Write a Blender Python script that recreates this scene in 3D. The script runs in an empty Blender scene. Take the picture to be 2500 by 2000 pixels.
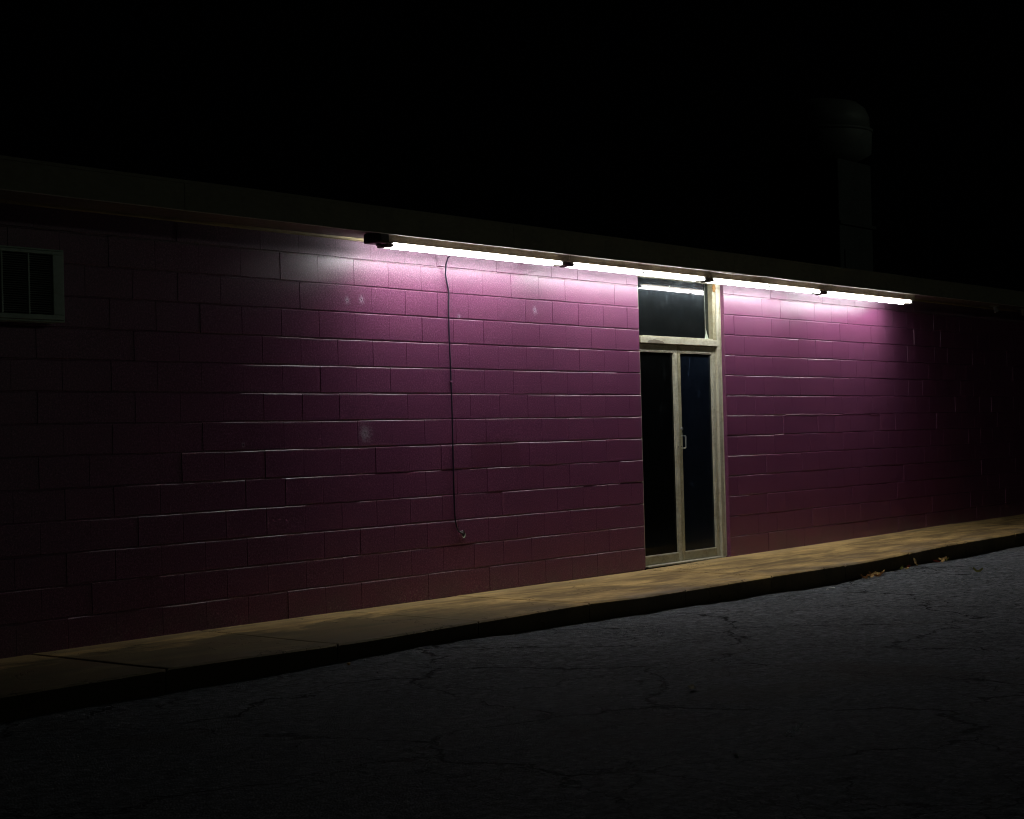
import bpy, bmesh, math, random
from mathutils import Vector, Matrix, Euler, noise
random.seed(7)
scene = bpy.context.scene
COL = scene.collection

# ------------------------------------------------------------------ camera, sky, moonlight, exposure
YAW, PITCH, ROLL = 0.94760, 0.014159, 0.026023
CAM = Vector((-14.7418, -9.1127, 1.2751))
cd = bpy.data.cameras.new('camera'); cam = bpy.data.objects.new('camera', cd); COL.objects.link(cam)
fx, fy = math.sin(YAW), math.cos(YAW)
fwd = Vector((fx*math.cos(PITCH), fy*math.cos(PITCH), math.sin(PITCH)))
rgt = Vector((fy, -fx, 0)); up = rgt.cross(fwd)
cx_ = rgt*math.cos(ROLL) - up*math.sin(ROLL)
cy_ = up*math.cos(ROLL) + rgt*math.sin(ROLL)
m = Matrix((cx_, cy_, -fwd)).transposed().to_4x4(); m.translation = CAM
cam.matrix_world = m
cd.sensor_width = 36; cd.lens = 4526.2*36/2500; cd.clip_end = 2000
scene.camera = cam

w = bpy.data.worlds.new('World'); scene.world = w; w.use_nodes = True
bg = w.node_tree.nodes['Background']
bg.inputs['Color'].default_value = (0.6, 0.8, 1.0, 1); bg.inputs['Strength'].default_value = 0.00012
# one very weak distant light: the faint far street light / moon that the photograph shows on the eave and the air conditioner
sd = bpy.data.lights.new('moon', 'SUN'); sd.energy = 0.022; sd.angle = math.radians(2.0); sd.color = (0.88, 1.0, 0.80)
so = bpy.data.objects.new('moon', sd); COL.objects.link(so)
so.rotation_euler = Vector((-0.42, 0.87, -0.22)).to_track_quat('-Z', 'Y').to_euler()
so.location = (5, -20, 8)
TUBE = 43.0                                   # radiance of the lit fluorescent tubes
scene.view_settings.view_transform = 'Standard'; scene.view_settings.look = 'None'
scene.view_settings.exposure = 0; scene.view_settings.gamma = 1
scene.view_settings.use_curve_mapping = False
scene.render.engine = 'CYCLES'
scene.cycles.filter_width = 1.05

# ------------------------------------------------------------------ helpers
def tag(o, label=None, cat=None, group=None, kind=None):
    if label: o['label'] = label
    if cat: o['category'] = cat
    if group: o['group'] = group
    if kind: o['kind'] = kind
    return o
def empty(name, loc=(0, 0, 0)):
    o = bpy.data.objects.new(name, None); COL.objects.link(o); o.location = loc; o.empty_display_size = .1
    return o
def link(name, me, mt=None, parent=None, loc=None):
    o = bpy.data.objects.new(name, me); COL.objects.link(o)
    if mt and not me.materials: me.materials.append(mt)
    if parent:
        o.parent = parent
        pl = parent.location.copy(); pp = parent.parent
        while pp: pl += pp.location; pp = pp.parent
        o.location = (Vector(loc) - pl) if loc is not None else -pl
    elif loc is not None: o.location = loc
    return o
def fin(bm, name, mt=None, parent=None, loc=None, smooth=False):
    me = bpy.data.meshes.new(name); bmesh.ops.recalc_face_normals(bm, faces=bm.faces); bm.to_mesh(me); bm.free()
    if smooth:
        for p in me.polygons: p.use_smooth = True
    return link(name, me, mt, parent, loc)
def bx(bm, a, b, bev=0.0):
    a = Vector(a); b = Vector(b)
    r = bmesh.ops.create_cube(bm, size=1, matrix=Matrix.Translation((a+b)/2) @ Matrix.Diagonal((abs(b.x-a.x), abs(b.y-a.y), abs(b.z-a.z), 1)))
    if bev > 0:
        es = list({e for v in r['verts'] for e in v.link_edges})
        bmesh.ops.bevel(bm, geom=es, offset=bev, segments=1, affect='EDGES')
def box(name, a, b, mt, parent=None, bev=0.0):
    bm = bmesh.new(); bx(bm, a, b, bev); return fin(bm, name, mt, parent)
def cyl(bm, p, q, r1, r2=None, seg=16, caps=True):
    p = Vector(p); q = Vector(q); d = q-p
    mt = Matrix.Translation((p+q)/2) @ d.to_track_quat('Z', 'Y').to_matrix().to_4x4()
    bmesh.ops.create_cone(bm, cap_ends=caps, segments=seg, radius1=r1, radius2=r1 if r2 is None else r2, depth=d.length, matrix=mt)
def tube(bm, pts, r, seg=8):
    P = [Vector(p) for p in pts]; rings = []
    for i, p in enumerate(P):
        t = (P[min(i+1, len(P)-1)] - P[max(i-1, 0)]).normalized()
        a = t.cross(Vector((0, 1, 0.03))).normalized(); b = t.cross(a)
        rings.append([bm.verts.new(p + (a*math.cos(k*2*math.pi/seg) + b*math.sin(k*2*math.pi/seg))*r) for k in range(seg)])
    for i in range(len(rings)-1):
        for k in range(seg):
            f = bm.faces.new((rings[i][k], rings[i][(k+1) % seg], rings[i+1][(k+1) % seg], rings[i+1][k])); f.smooth = True
    bm.faces.new(rings[0]); bm.faces.new(rings[-1])
def prism(bm, prof, x0, x1, n=1, wob=None):
    """closed profile of (y, z) swept along x"""
    rows = []
    for i in range(n+1):
        x = x0 + (x1-x0)*i/n
        rows.append([bm.verts.new((x, y, z + (wob(x, j) if wob else 0))) for j, (y, z) in enumerate(prof)])
    k = len(prof)
    for i in range(n):
        for j in range(k):
            bm.faces.new((rows[i][j], rows[i][(j+1) % k], rows[i+1][(j+1) % k], rows[i+1][j]))
    bm.faces.new(rows[0]); bm.faces.new(rows[-1][::-1])

# ------------------------------------------------------------------ material helpers
class NT:
    def __init__(s, name):
        s.m = bpy.data.materials.new(name); s.m.use_nodes = True; s.t = s.m.node_tree
        s.b = s.t.nodes['Principled BSDF']; s.out = s.t.nodes['Material Output']
    def n(s, typ, **kw):
        nd = s.t.nodes.new(typ)
        for k, v in kw.items():
            if k == 'ins':
                for a, b in v.items(): s.put(nd.inputs[a], b)
            else: setattr(nd, k, v)
        return nd
    def put(s, sock, v):
        if isinstance(v, bpy.types.NodeSocket): s.t.links.new(v, sock)
        else: sock.default_value = v
    def pos(s):
        if not hasattr(s, '_p'): s._p = s.n('ShaderNodeNewGeometry').outputs['Position']
        return s._p
    def obj(s): return s.n('ShaderNodeTexCoord').outputs['Object']
    def map(s, vec, scale=(1, 1, 1), loc=(0, 0, 0)):
        return s.n('ShaderNodeMapping', ins={'Vector': vec, 'Scale': scale, 'Location': loc}).outputs[0]
    def noise(s, vec, scale, detail=3, rough=.5, dist=0):
        return s.n('ShaderNodeTexNoise', ins={'Vector': vec, 'Scale': scale, 'Detail': detail, 'Roughness': rough, 'Distortion': dist}).outputs['Fac']
    def ramp(s, f, a, b, va=0.0, vb=1.0):
        return s.n('ShaderNodeMapRange', ins={'Value': f, 'From Min': a, 'From Max': b, 'To Min': va, 'To Max': vb}).outputs[0]
    def math(s, op, a, b=0.0, c=None):
        nd = s.n('ShaderNodeMath', operation=op); s.put(nd.inputs[0], a); s.put(nd.inputs[1], b)
        if c is not None: s.put(nd.inputs[2], c)
        return nd.outputs[0]
    def mix(s, f, a, b):
        nd = s.n('ShaderNodeMix', data_type='RGBA'); s.put(nd.inputs[0], f)
        for i, v in ((6, a), (7, b)):
            s.put(nd.inputs[i], v if isinstance(v, bpy.types.NodeSocket) else (*v, 1))
        return nd.outputs[2]
    def bump(s, h, strength, dist, normal=None):
        nd = s.n('ShaderNodeBump', ins={'Height': h, 'Strength': strength, 'Distance': dist})
        if normal is not None: s.put(nd.inputs['Normal'], normal)
        return nd.outputs[0]
    def set(s, **kw):
        for k, v in kw.items():
            k = {'color': 'Base Color', 'rough': 'Roughness', 'metal': 'Metallic', 'normal': 'Normal', 'spec': 'Specular IOR Level', 'coat': 'Coat Weight'}[k]
            s.put(s.b.inputs[k], (*v, 1) if k == 'Base Color' and not isinstance(v, bpy.types.NodeSocket) else v)
        return s.m
def painted(name, col, dirt, rough=.45, amt=.5, scale=6, speck=None, metal=0.0):
    s = NT(name); p = s.pos()
    n1 = s.noise(p, scale, 6, .65); n2 = s.noise(s.map(p, (.5, .5, 1)), scale*9, 3, .6)
    f = s.math('MULTIPLY', s.ramp(s.math('ADD', n1, s.math('MULTIPLY', n2, .45)), .66, .98), amt)
    c = s.mix(f, col, dirt)
    if speck:
        k = s.ramp(s.noise(p, 38, 4, .7), .66, .70); c = s.mix(s.math('MULTIPLY', k, s.ramp(n1, .45, .62)), c, speck)
    g = s.noise(p, 260, 2)
    return s.set(color=c, rough=s.ramp(n2, .3, .7, rough-.08, rough+.12), normal=s.bump(g, .25, .002), metal=metal)

# purple painted concrete block: fine lumpy stipple under semi-gloss paint
MARKS = [(-4.148, 2.324, .055), (-3.983, 2.337, .06), (-1.689, 2.348, .065), (-3.981, 1.326, .135), (-2.77, 2.254, .04), (-5.30, 1.26, .04)]
def wall_material():
    s = NT('purple_block_paint'); p = s.pos()
    sep = s.n('ShaderNodeSeparateXYZ', ins={0: p}); X, Z = sep.outputs[0], sep.outputs[2]
    big = s.noise(p, .9, 3); mid = s.noise(p, 7, 4, .6)
    c = s.mix(s.ramp(big, .3, .7), (.205, .052, .132), (.245, .065, .152))
    rnd = s.n('ShaderNodeObjectInfo').outputs['Random']
    c = s.mix(s.ramp(rnd, 0, 1, 0, .22), c, (.17, .045, .115))
    c = s.mix(s.ramp(mid, .5, .8, 0, .10), c, (.28, .09, .17))
    # repainted rectangle, redder and darker, ragged outline
    nx = s.math('ADD', X, s.ramp(s.noise(p, 13, 5, .7), .25, .75, -.13, .13)); nz = s.math('ADD', Z, s.ramp(s.noise(s.map(p, loc=(3, 3, 3)), 13, 5, .7), .25, .75, -.08, .08))
    ax = s.math('ABSOLUTE', s.math('SUBTRACT', nx, -2.31)); az = s.math('ABSOLUTE', s.math('SUBTRACT', nz, 1.13))
    patch = s.math('MULTIPLY', s.math('LESS_THAN', ax, .34), s.math('LESS_THAN', az, .135))
    c = s.mix(s.math('MULTIPLY', patch, .42), c, (.115, .025, .04))
    # scuffed, peeling and splashed band along the foot of the wall
    foot = s.ramp(Z, .26, .0, 0, 1)
    splash = s.math('MULTIPLY', foot, s.ramp(s.noise(p, 3.1, 4, .6), .42, .62))
    c = s.mix(s.math('MULTIPLY', splash, .55), c, (.17, .12, .13))
    chips = s.math('MULTIPLY', s.ramp(Z, .14, .03, 0, 1), s.ramp(s.noise(s.map(p, (1, 1, 1.4)), 30, 5, .7), .57, .60))
    zone = s.ramp(s.noise(s.map(p, (1, 1, 0)), 1.1, 2), .42, .56)
    c = s.mix(s.math('MULTIPLY', chips, zone), c, (.36, .26, .28))
    # tiny dark flecks (bugs, pits) near the lamps
    fl = s.math('MULTIPLY', s.ramp(Z, 2.3, 2.7), s.ramp(s.noise(p, 55, 3, .7), .70, .73))
    c = s.mix(s.math('MULTIPLY', fl, .7), c, (.06, .03, .05))
    # grime in the uppermost bed joint
    gj = s.math('MULTIPLY', s.ramp(s.math('ABSOLUTE', s.math('SUBTRACT', Z, 2.641)), .018, .006), s.ramp(s.noise(p, 22, 4, .7), .4, .6))
    c = s.mix(s.math('MULTIPLY', gj, .75), c, (.10, .045, .035))
    # drill holes ringed with pale paint spatter
    allm = None; holes = None
    for (mx, mz, r) in MARKS:
        dx = s.math('SUBTRACT', X, mx); dz = s.math('SUBTRACT', Z, mz)
        d = s.math('SQRT', s.math('ADD', s.math('MULTIPLY', dx, dx), s.math('MULTIPLY', dz, dz)))
        ang = s.math('ARCTAN2', dz, dx)
        v = s.n('ShaderNodeCombineXYZ', ins={0: s.math('MULTIPLY', s.math('COSINE', ang), 1.0), 1: s.math('MULTIPLY', s.math('SINE', ang), 1.0), 2: s.math('MULTIPLY', d, 6.0)}).outputs[0]
        st = s.noise(v, 9, 4, .75)
        k = s.ramp(s.math('SUBTRACT', s.ramp(st, .32, .68), s.math('MULTIPLY', s.math('DIVIDE', d, r), .72)), .18, .42)
        k = s.math('MULTIPLY', k, s.math('LESS_THAN', d, r*1.3))
        k = s.math('MULTIPLY', k, s.ramp(d, r*.2, r*1.1, 1, .35))
        hh = s.math('LESS_THAN', d, .0065)
        allm = k if allm is None else s.math('MAXIMUM', allm, k); holes = hh if holes is None else s.math('MAXIMUM', holes, hh)
    c = s.mix(s.math('MULTIPLY', allm, .95), c, (.66, .60, .70)); c = s.mix(holes, c, (.01, .008, .01))
    pore = s.ramp(s.noise(p, 135, 3, .7), .48, .62, 0, .75)
    c = s.mix(s.ramp(s.noise(s.map(p, loc=(7, 7, 7)), 150, 2, .7), .60, .68, 0, .5), c, (.50, .27, .42))
    c = s.mix(pore, c, (.095, .024, .060))
    overlay = s.math('MULTIPLY', s.ramp(Z, 2.615, 2.70, 0, .6), s.ramp(s.noise(p, 5, 4, .6), .3, .6, .5, 1))  # greyer, rougher mix towards the top of the wall
    c = s.mix(overlay, c, (.150, .105, .135))
    g1 = s.noise(p, 150, 1, .5); g2 = s.noise(p, 420, 0, .5); g3 = s.noise(p, 12, 2)
    h = s.math('ADD', s.math('ADD', s.math('MULTIPLY', g1, 1.0), s.math('MULTIPLY', g2, .5)), s.math('MULTIPLY', g3, .22))
    h = s.math('SUBTRACT', h, s.math('MULTIPLY', holes, 4.0))
    nrm = s.bump(h, .32, .0033)
    mot = s.noise(p, 78, 2, .6)
    rg = s.math('ADD', s.ramp(mot, .3, .7, .30, .40), s.math('ADD', s.math('MULTIPLY', splash, .25), s.math('MULTIPLY', overlay, .55)))
    c = s.mix(s.ramp(mot, .34, .50, .62, 0), c, (.085, .022, .060)); c = s.mix(s.ramp(mot, .54, .68, 0, .42), c, (.42, .19, .33))
    s.set(color=c, rough=.6, normal=nrm, spec=0.0)
    gl = s.n('ShaderNodeBsdfGlossy', distribution='BECKMANN', ins={'Color': (1, 1, 1, 1), 'Roughness': rg, 'Normal': nrm})
    fr = s.n('ShaderNodeFresnel', ins={'IOR': 1.5, 'Normal': nrm}).outputs[0]
    mx = s.n('ShaderNodeMixShader', ins={0: fr, 1: s.b.outputs[0], 2: gl.outputs[0]}); s.t.links.new(mx.outputs[0], s.out.inputs[0])
    return s.m
M = {}
M['wall'] = wall_material()
M['frame'] = painted('cream_painted_aluminium', (.58, .56, .44), (.27, .22, .12), .42, .7, 5, speck=(.10, .05, .022), )
M['frame_dirty'] = painted('soiled_cream_aluminium', (.38, .35, .23), (.19, .15, .07), .5, .7, 7, speck=(.07, .04, .02))
M['metal'] = painted('worn_aluminium', (.55, .55, .54), (.25, .23, .2), .32, .5, 20, metal=.85)
M['fascia'] = painted('tan_fascia_paint', (.21, .195, .12), (.13, .11, .07), .6, .6, 3)
M['soffit'] = painted('soffit_board', (.22, .16, .15), (.12, .08, .07), .7, .6, 4)
M['trim'] = painted('tan_trim', (.42, .33, .15), (.2, .14, .06), .55, .5, 8)
M['channel'] = painted('rusty_lamp_channel', (.46, .39, .27), (.17, .11, .05), .5, .85, 3.2, speck=(.05, .028, .012))
M['lip'] = painted('drip_edge_metal', (.55, .5, .47), (.25, .18, .12), .45, .8, 5)
M['black'] = painted('black_plastic', (.022, .02, .02), (.05, .04, .03), .5, .4, 12)
M['socket'] = painted('corroded_socket', (.10, .085, .07), (.04, .025, .012), .5, .8, 20)
M['ac'] = painted('grey_green_enamel', (.50, .62, .52), (.25, .27, .2), .45, .5, 5)
M['slat'] = painted('dark_grille_slat', (.30, .33, .30), (.15, .15, .12), .5, .5, 8)
M['fan'] = painted('dull_galvanised_sheet', (.40, .44, .40), (.2, .22, .18), .5, .7, 2)
M['duct'] = painted('dull_black_duct', (.13, .15, .14), (.07, .08, .07), .6, .7, 2)
M['wire'] = painted('dark_cable_sheath', (.016, .010, .028), (.03, .02, .03), .4, .4, 20)
M['dark'] = painted('dark_interior', (.010, .010, .011), (.006, .006, .006), .9, .4, 3)
M['roofing'] = painted('roof_felt', (.05, .05, .05), (.03, .03, .03), .9, .4, 3)
M['rust'] = painted('rust_scab', (.36, .19, .05), (.16, .06, .02), .8, .8, 30)
M['putty'] = painted('cracked_glazing_tape', (.48, .56, .46), (.25, .28, .2), .6, .5, 20)

def concrete():
    s = NT('stained_tan_concrete'); p = s.pos()
    st = s.noise(s.map(p, (.55, 2.6, 1)), 1.5, 6, .62, .6); st2 = s.noise(s.map(p, (1, 1.5, 1)), 5.5, 6, .68); fine = s.noise(p, 120, 3, .6)
    c = s.mix(s.ramp(st, .38, .62), (.25, .165, .068), (.74, .50, .19))
    c = s.mix(s.ramp(st2, .50, .72, 0, .55), c, (.20, .135, .065))
    sep = s.n('ShaderNodeSeparateXYZ', ins={0: p}); Y = sep.outputs[1]
    c = s.mix(s.ramp(Y, -.32, -.05, 0, .6), c, (.55, .40, .20))
    c = s.mix(s.math('MULTIPLY', s.ramp(Y, -.9, -1.25), s.ramp(s.noise(p, 1.7, 3), .5, .62, 0, .55)), c, (.30, .25, .20))
    Xc = sep.outputs[0]; wn = s.ramp(s.noise(s.map(p, (.8, 2, 1)), 2.2, 5, .65), .3, .7, -.5, .5)
    olive_mix = s.math('MULTIPLY', s.ramp(s.math('ADD', Y, s.math('MULTIPLY', wn, .5)), -.30, -.52), s.ramp(s.math('ADD', Xc, wn), -3.0, -4.4, .12, .85))  # darker olive away from the wall, stronger to the left
    c = s.mix(olive_mix, c, (.105, .088, .042))
    strk = s.math('MULTIPLY', s.ramp(s.noise(s.map(p, (.9, 2.0, 1)), 1.7, 6, .6), .48, .62, 0, .75), s.ramp(Y, -.30, -.62)); c = s.mix(strk, c, (.16, .108, .05))
    c = s.mix(s.ramp(fine, .35, .7, 0, .35), c, (.19, .13, .07))
    cr = s.n('ShaderNodeTexVoronoi', feature='DISTANCE_TO_EDGE', ins={'Vector': s.n('ShaderNodeVectorMath', operation='ADD', ins={0: p, 1: s.n('ShaderNodeTexNoise', ins={'Vector': p, 'Scale': 2.5, 'Detail': 5}).outputs['Color']}).outputs[0], 'Scale': .42}).outputs['Distance']
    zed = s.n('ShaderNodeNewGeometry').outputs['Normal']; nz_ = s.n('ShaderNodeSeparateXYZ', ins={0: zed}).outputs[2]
    c = s.mix(s.ramp(nz_, .6, .2, 0, .8), c, (.055, .042, .026))  # steep faces toned down: shade of the kerb face put into the colour
    crk = s.ramp(cr, .0025, .0008); c = s.mix(s.math('MULTIPLY', crk, .8), c, (.06, .04, .02))
    h = s.math('SUBTRACT', s.math('ADD', s.math('MULTIPLY', fine, .6), st2), s.math('MULTIPLY', crk, 1.5))
    return s.set(color=c, rough=.85, normal=s.bump(h, .5, .006), spec=.12)
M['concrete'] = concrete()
def asphalt():
    s = NT('cracked_asphalt'); p = s.pos()
    wv = s.n('ShaderNodeTexNoise', ins={'Vector': p, 'Scale': 1.6, 'Detail': 6, 'Roughness': .62}).outputs['Color']
    q = s.n('ShaderNodeVectorMath', operation='MULTIPLY_ADD', ins={0: wv, 1: (.9, .9, 0), 2: p}).outputs[0]
    def cracks(sc, wd, loc):
        v = s.n('ShaderNodeTexVoronoi', feature='DISTANCE_TO_EDGE', voronoi_dimensions='2D', ins={'Vector': s.map(q, (1, 1, 1), loc), 'Scale': sc}).outputs['Distance']
        wn = s.ramp(s.noise(s.map(p, loc=loc), 1.3, 3), .42, .60, .15, 1.0)
        return s.ramp(s.math('DIVIDE', v, wn), wd, wd*.35)
    ck = s.math('MAXIMUM', cracks(.62, .017, (1.7, .4, 0)), s.math('MULTIPLY', cracks(1.4, .022, (9.1, 3.3, 0)), s.ramp(s.noise(s.map(p, loc=(5, 5, 5)), .5, 2), .50, .58)))
    ck = s.math('MAXIMUM', ck, s.math('MULTIPLY', cracks(3.4, .030, (2.1, 7.3, 0)), s.ramp(s.noise(s.map(p, loc=(8, 1, 5)), .8, 3), .52, .60, 0, .8)))
    big = s.noise(s.map(p, (.7, 1.6, 1)), .8, 5, .6); mid = s.noise(s.map(p, (1, 2.0, 1)), 6, 5, .65)
    g = s.n('ShaderNodeTexVoronoi', ins={'Vector': p, 'Scale': 95.0}); gc = s.n('ShaderNodeSeparateColor', ins={0: g.outputs['Color']}).outputs[0]
    n30 = s.noise(s.map(p, (1, .55, 1)), 26, 5, .8); n12 = s.noise(s.map(p, (.6, 1.8, 1)), 15, 5, .7)
    c = s.mix(s.ramp(big, .35, .65), (.165, .182, .198), (.275, .295, .315))
    c = s.mix(s.ramp(mid, .50, .68, 0, .65), c, (.075, .082, .088))
    c = s.mix(s.ramp(n30, .38, .55, .85, 0), c, (.030, .033, .036)); c = s.mix(s.ramp(n30, .54, .66, 0, .9), c, (.42, .44, .46))
    c = s.mix(s.ramp(n12, .51, .63, 0, .82), c, (.042, .045, .048))
    c = s.mix(s.ramp(gc, .55, 1, 0, .6), c, (.26, .27, .27))
    c = s.mix(s.ramp(gc, .985, .995, 0, .8), c, (.5, .5, .48))
    c = s.mix(s.math('MULTIPLY', s.ramp(s.noise(p, .55, 3), .60, .68), .45), c, (.085, .065, .040))
    c = s.mix(ck, c, (.008, .008, .008))
    h = s.math('ADD', s.math('MULTIPLY', g.outputs['Distance'], -1.3), s.math('ADD', s.math('MULTIPLY', mid, 2.0), s.math('ADD', s.math('MULTIPLY', n30, 1.4), s.math('MULTIPLY', n12, -2.2))))
    h = s.math('SUBTRACT', h, s.math('MULTIPLY', ck, 3.0))
    return s.set(color=c, rough=.9, normal=s.bump(h, .8, .010), spec=.08)
M['asphalt'] = asphalt(); M['asphalt'].node_tree.nodes['Principled BSDF'].inputs['Diffuse Roughness'].default_value = .6

def glass(name, tint, overlay, rough=.02, ior=1.52, dcol=(.55, .62, .62)):  # amount of dust drives the streaks, specks and smudges
    s = NT(name); p = s.pos(); t = s.t
    tr = s.n('ShaderNodeBsdfTransparent', ins={'Color': (*tint, 1)})
    nb = s.bump(s.noise(p, 4, 2), .06, .01)
    gl = s.n('ShaderNodeBsdfGlossy', ins={'Roughness': rough, 'Normal': nb}); gl2 = s.n('ShaderNodeBsdfGlossy', ins={'Roughness': .30, 'Color': (.75, .9, 1, 1)})
    fr = s.n('ShaderNodeFresnel', ins={'IOR': ior}).outputs[0]
    base = s.n('ShaderNodeMixShader', ins={0: fr, 1: tr.outputs[0], 2: gl.outputs[0]})
    streak = s.math('MULTIPLY', s.ramp(s.noise(s.map(p, (9, 9, 1.2)), 6, 4, .6), .3, .75, .4, 1.5), overlay)
    sp = s.ramp(s.noise(p, 150, 2, .6), .72, .76, 0, .5)
    df = s.n('ShaderNodeBsdfDiffuse', ins={'Color': (*dcol, 1)})
    dd = s.n('ShaderNodeMixShader', ins={0: .5, 1: df.outputs[0], 2: gl2.outputs[0]})
    sm = s.math('MULTIPLY', s.ramp(s.noise(s.map(p, (3, 3, 2), (1.3, .2, .6)), 2.1, 5, .6, .8), .60, .68), overlay*1.6)
    streak = s.math('ADD', streak, sm)
    fin_ = s.n('ShaderNodeMixShader', ins={0: s.math('MAXIMUM', streak, s.math('MULTIPLY', sp, overlay*6)), 1: base.outputs[0], 2: dd.outputs[0]})
    t.links.new(fin_.outputs[0], s.out.inputs[0]); return s.m
M['glass_transom'] = glass('dusty_transom_glass', (.22, .30, .31), .026)
M['glass_left'] = glass('dark_door_glass', (.10, .11, .10), .010, ior=1.22)
M['glass_right'] = glass('navy_door_glass', (.16, .20, .30), .045, ior=1.22, dcol=(.22, .34, .62))

def emis():
    s = NT('lit_fluorescent_tube'); gx = s.n('ShaderNodeSeparateXYZ', ins={0: s.n('ShaderNodeTexCoord').outputs['Generated']}).outputs[0]
    en_ = s.math('MINIMUM', gx, s.math('SUBTRACT', 1.0, gx)); st = s.ramp(en_, 0, .022, .12*TUBE, TUBE)
    e = s.n('ShaderNodeEmission', ins={'Color': (.955, .985, 1.0, 1), 'Strength': st})
    s.t.links.new(e.outputs[0], s.out.inputs[0]); return s.m
M['tube'] = emis()
def leafmat(name, a, b):
    s = NT(name); c = s.mix(s.noise(s.obj(), 40, 4), a, b); 
    t = s.n('ShaderNodeBsdfTranslucent', ins={'Color': c}); d = s.n('ShaderNodeBsdfDiffuse', ins={'Color': c}); mx = s.n('ShaderNodeMixShader', ins={0: .4, 1: d.outputs[0], 2: t.outputs[0]})
    s.t.links.new(mx.outputs[0], s.out.inputs[0]); return s.m
M['leaf'] = leafmat('dry_brown_leaf', (.32, .16, .06), (.18, .08, .035))
M['leaf_tan'] = leafmat('dry_tan_leaf', (.70, .50, .22), (.48, .30, .11))
M['leaf_pale'] = leafmat('pale_dead_leaf', (.40, .36, .27), (.22, .18, .12))
M['leaf_red'] = leafmat('dry_red_leaf', (.16, .03, .02), (.10, .03, .02))
M['leaf_green'] = leafmat('faded_green_leaf', (.10, .12, .03), (.16, .14, .05))
s_ = NT('pale_litter'); M['pale'] = s_.set(color=(.7, .68, .62), rough=.5)
s_ = NT('broken_glass'); M['shard'] = s_.set(color=(.85, .9, .9), rough=.5)

# ------------------------------------------------------------------ ground levels
def lerp_tab(T, x):
    if x <= T[0][0]: return T[0][1]
    for (a, za), (b, zb) in zip(T, T[1:]):
        if x <= b:
            t = (x-a)/(b-a); t = t*t*(3-2*t); return za+(zb-za)*t
    return T[-1][1]
ZW = [(-12, .012), (-6, .008), (-3.9, .003), (-2.7, -.001), (0, -.004), (1.7, .010), (4.6, .016), (7.6, .030), (12, .03)]   # walk at the wall
ZK = [(-12, .02), (-7.4, .025), (-5.7, .006), (-4.6, .010), (-3.4, .016), (-2.2, -.006), (-.5, -.006), (1.5, -.014), (4.0, .020), (6, .022), (12, .03)]   # walk at the kerb edge
ZA = [(-12, -.10), (-7.5, -.095), (-5, -.082), (-3.7, -.108), (-2.3, -.118), (-.3, -.145), (.9, -.158), (1.4, -.148), (2.0, -.130), (2.7, -.118), (3.9, -.128), (5.7, -.11), (12, -.10)]  # asphalt at the kerb
KERB = -1.46
def walk_z(x, y):
    t = min(max(y/KERB, 0), 1); return lerp_tab(ZW, x)*(1-t) + lerp_tab(ZK, x)*t
def asph_z(x, y):
    z = lerp_tab(ZA, x) - .017; d = abs(y-KERB)
    z += (-.140 - z)*min(max((d-.6)/4.0, 0), 1)
    z += .010*noise.noise(Vector((x*1.1, y*1.3, 0))) + .022*noise.noise(Vector((x*.25, y*.3, 5)))*min(d, 1)
    if d < .5: z += .012*noise.noise(Vector((x*3.5, y*3.5, 2)))*(1-d/.5)
    return z
# asphalt: one sheet, fine near the walk, coarse out to the horizon
def axis(lo, hi, step, far, n):
    a = []; x = lo
    while x < hi+1e-6: a.append(x); x += step
    g = [((i+1)/n)**3 for i in range(n)]
    return [lo-far*k for k in reversed(g)] + a + [hi+far*k for k in g]
xs = axis(-14, 14, .12, 300, 14)
ys = []
y = KERB+.05
while y > -2.6: ys.append(y); y -= .05
while y > -10: ys.append(y); y -= .15
ys += [-10-300*((i+1)/14)**3 for i in range(14)]
bm = bmesh.new(); V = [[bm.verts.new((x, y, asph_z(x, y))) for y in ys] for x in xs]
for i in range(len(xs)-1):
    for j in range(len(ys)-1): bm.faces.new((V[i][j], V[i][j+1], V[i+1][j+1], V[i+1][j]))
# the part of the sheet that runs on behind the kerb and under and around the building
back = [KERB+.05, 12, 40, 120, 300]
B = [[V[i][0]] + [bm.verts.new((x, yy, -.30 if yy < 300 else -.3)) for yy in back[1:]] for i, x in enumerate(xs)]
for i in range(len(xs)-1):
    for j in range(len(back)-1): bm.faces.new((B[i][j], B[i+1][j], B[i+1][j+1], B[i][j+1]))
for f in bm.faces: f.smooth = True
me = bpy.data.meshes.new('asphalt_lot'); bm.normal_update(); bm.to_mesh(me); bm.free()
for v in me.polygons[:1]:
    if v.normal.z < 0: me.flip_normals()
tag(link('ground', me, M['asphalt']), 'dark cracked asphalt lot in front of the building', kind='structure')

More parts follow.
